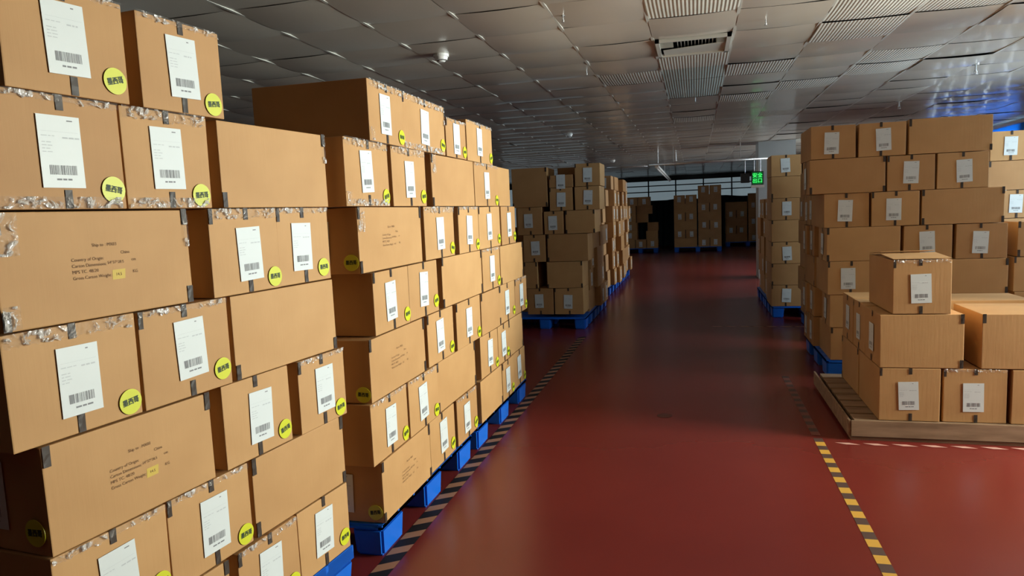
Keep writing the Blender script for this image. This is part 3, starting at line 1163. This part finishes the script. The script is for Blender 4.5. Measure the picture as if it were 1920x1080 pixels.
# ------------------------------------------------------------------ on and under the ceiling
def vent():
    o = empty('ceiling_vent', (0.0, 5.78, 2.795))
    tag(o, 'rectangular air vent with bent slats in the ceiling', 'vent')
    f = MB()
    w, l = 0.275, 0.285
    for (a, c) in (((-w, -l), (w, -l + 0.03)), ((-w, l - 0.03), (w, l)), ((-w, -l), (-w + 0.03, l)), ((w - 0.03, -l), (w, l))):
        f.box((a[0], a[1], -0.02), (c[0], c[1], 0.005), M['bar'])
    ob('frame', f, o)
    rr = random.Random(4)
    for k in range(9):
        y = -l + 0.05 + k * 0.022
        for sx in (-1, 1):
            s = MB()
            x0, x1 = (-w + 0.03, -w + 0.13) if sx < 0 else (w - 0.10, w - 0.03)
            s.add([(x0, y, -0.016), (x1, y, -0.016), (x1, y + 0.016, -0.002), (x0, y + 0.016, -0.002),
                   (x0, y, -0.014), (x1, y, -0.014), (x1, y + 0.016, 0.0), (x0, y + 0.016, 0.0)],
                  [(0, 1, 2, 3), (7, 6, 5, 4), (0, 4, 5, 1), (2, 6, 7, 3)], M['bar'])
            ob('slat', s, o)
    for k in range(12):
        x = -w + 0.16 + k * 0.026
        t = rr.uniform(-0.006, 0.006)
        s = MB()
        s.box((x, -l + 0.05, 0.0), (x + 0.004, 0.06, 0.035), M['bar'])
        s2 = ob('slat', s, o)
        s2.rotation_euler = (0, 0, t)
    s = MB()
    s.add([(-w + 0.05, 0.0, -0.022), (w - 0.03, -0.07, -0.012), (w - 0.03, l - 0.03, -0.005), (-w + 0.05, l - 0.03, -0.008),
           (-w + 0.05, 0.0, -0.018), (w - 0.03, -0.07, -0.008), (w - 0.03, l - 0.03, -0.001), (-w + 0.05, l - 0.03, -0.004)],
          [(3, 2, 1, 0), (4, 5, 6, 7), (0, 1, 5, 4), (2, 3, 7, 6)], M['bar'])
    ob('loose_panel', s, o)
    s = MB()
    s.box((-w, -l, 0.06), (w, l, 0.10), M['void'])
    ob('duct', s, o)


vent()


def detector(x, y, label):
    o = empty('smoke_detector', (x, y, 2.787))
    tag(o, label, 'smoke detector', 'smoke detectors on the ceiling')
    b = MB()
    b.tube((0, 0, 0.0), (0, 0, -0.022), 0.060, M['white'], 28)
    ob('base', b.mesh('base', False), o)
    b = MB()
    b.tube((0, 0, -0.022), (0, 0, -0.045), 0.052, M['white'], 28, 0.046)
    b.tube((0, 0, -0.051), (0, 0, -0.060), 0.034, M['white'], 28, 0.024)
    b.tube((0, 0, -0.045), (0, 0, -0.051), 0.028, M['black'], 20)
    ob('sensor_housing', b, o)


detector(-1.87, 5.20, 'white round smoke detector on the ceiling, nearest one')
detector(-1.95, 11.3, 'white round smoke detector on the ceiling, middle one')
detector(-2.00, 18.0, 'white round smoke detector on the ceiling, farthest one')


def sprinkler(x, y, label, z=2.79, drop=0.05):
    o = empty('sprinkler_head', (x, y, z))
    if label.startswith('small'):
        o.scale = (0.45, 0.45, 0.45)
    tag(o, label, 'sprinkler', 'sprinkler heads under the ceiling')
    b = MB()
    b.tube((0, 0, 0.01), (0, 0, 0.0), 0.030, M['steel'], 16)
    b.tube((0, 0, 0.0), (0, 0, -drop), 0.009, M['steel'], 10)
    ob('stem', b, o)
    b = MB()
    b.tube((0, 0, -drop), (0, 0, -drop - 0.012), 0.013, M['steel'], 12)
    b.tube((-0.014, 0, -drop - 0.01), (-0.006, 0, -drop - 0.035), 0.003, M['steel'], 6)
    b.tube((0.014, 0, -drop - 0.01), (0.006, 0, -drop - 0.035), 0.003, M['steel'], 6)
    b.tube((0, 0, -drop - 0.035), (0, 0, -drop - 0.039), 0.022, M['steel'], 14)
    ob('deflector', b, o)


sprinkler(2.64, 7.84, 'steel sprinkler head on the bright ceiling above the right stacks')
sprinkler(2.60, 10.3, 'steel sprinkler head behind the top of the tall right stack')
sprinkler(0.48, 5.18, 'small steel sprinkler head right of the ceiling vent')
sprinkler(-0.80, 4.55, 'small steel sprinkler head nearest the top edge, left of the vent')
sprinkler(-0.92, 6.36, 'small steel sprinkler head left of the ribbed ceiling tile')
sprinkler(-0.42, 17.2, 'steel sprinkler head hanging just beyond the pipe', drop=0.12)
sprinkler(0.02, 8.6, 'small steel sprinkler head below the row of ribbed tiles')

# cross pipe with hangers
o = empty('pipe', (0, 15.0, 2.44))
tag(o, 'horizontal steel pipe hung across the aisle before the exit sign', 'pipe')
b = MB()
b.tube((-0.92, 0, 0), (1.42, 0, 0), 0.022, M['steel'], 14)
b.tube((-1.8, 0, -0.005), (-0.95, 0, -0.02), 0.014, M['steel'], 10)
ob('tube', b.mesh('tube', True), o)
for x in (-0.42, 0.90):
    b = MB()
    b.tube((x, 0, 0.022), (x, 0, 0.355), 0.008, M['steel'], 8)
    b.tube((x, -0.014, 0), (x, 0.014, 0), 0.032, M['steel'], 14)
    ob('hanger', b, o)

# long unlit lighting batten towards the far wall
o = empty('light_batten', (-0.80, 20.0, 2.42))
tag(o, 'long unlit white light batten hanging along the aisle towards the far wall', 'lamp')
b = MB()
b.box((-0.04, -4.2, 0.0), (0.04, 4.2, 0.05), M['white'])
ob('housing', b, o)
for k in range(5):
    b = MB()
    b.tube((0, -4.1 + k * 1.65, -0.02), (0, -4.1 + k * 1.65 + 1.45, -0.02), 0.014, M['white'], 10)
    ob('tube', b, o)
for y in (-3.6, 0, 3.6):
    b = MB()
    b.tube((0, y, 0.05), (0, y, 0.37), 0.006, M['steel'], 6)
    ob('hanger', b, o)

# exit sign
o = empty('exit_sign', (1.225, 15.0, 1.92))
tag(o, 'small green lit exit sign hanging beside the pale pillar', 'sign')
b = MB()
b.box((-0.115, -0.02, 0.0), (0.115, 0.02, 0.27), M['black'])
ob('housing', b, o)
b = MB()
b.box((-0.098, -0.024, 0.018), (0.098, -0.021, 0.252), M['sign'])
put_text(b, '安全', 0, 0.185, 0.098, -0.0255, M['signtext'])
put_text(b, '出口', 0, 0.080, 0.098, -0.0255, M['signtext'])
ob('sign_face', b, o)
b = MB()
b.box((-0.12, -0.05, -0.055), (0.13, 0.02, -0.004), M['white'])
ob('lower_tray', b, o)
b = MB()
b.tube((-0.06, 0, 0.27), (-0.06, 0, 0.498), 0.006, M['steel'], 6)
b.tube((0.06, 0, 0.27), (0.06, 0, 0.498), 0.006, M['steel'], 6)
ob('hanger', b, o)
o = empty('junction_box', (0.99, 15.0, 1.97))
tag(o, 'black box mounted left of the green exit sign', 'box')
b = MB()
b.box((-0.085, -0.04, 0.0), (0.085, 0.04, 0.19), M['black'])
ob('case', b, o)
b = MB()
b.tube((0, 0, 0.19), (0, 0, 0.4482), 0.006, M['steel'], 6)
ob('hanger', b, o)
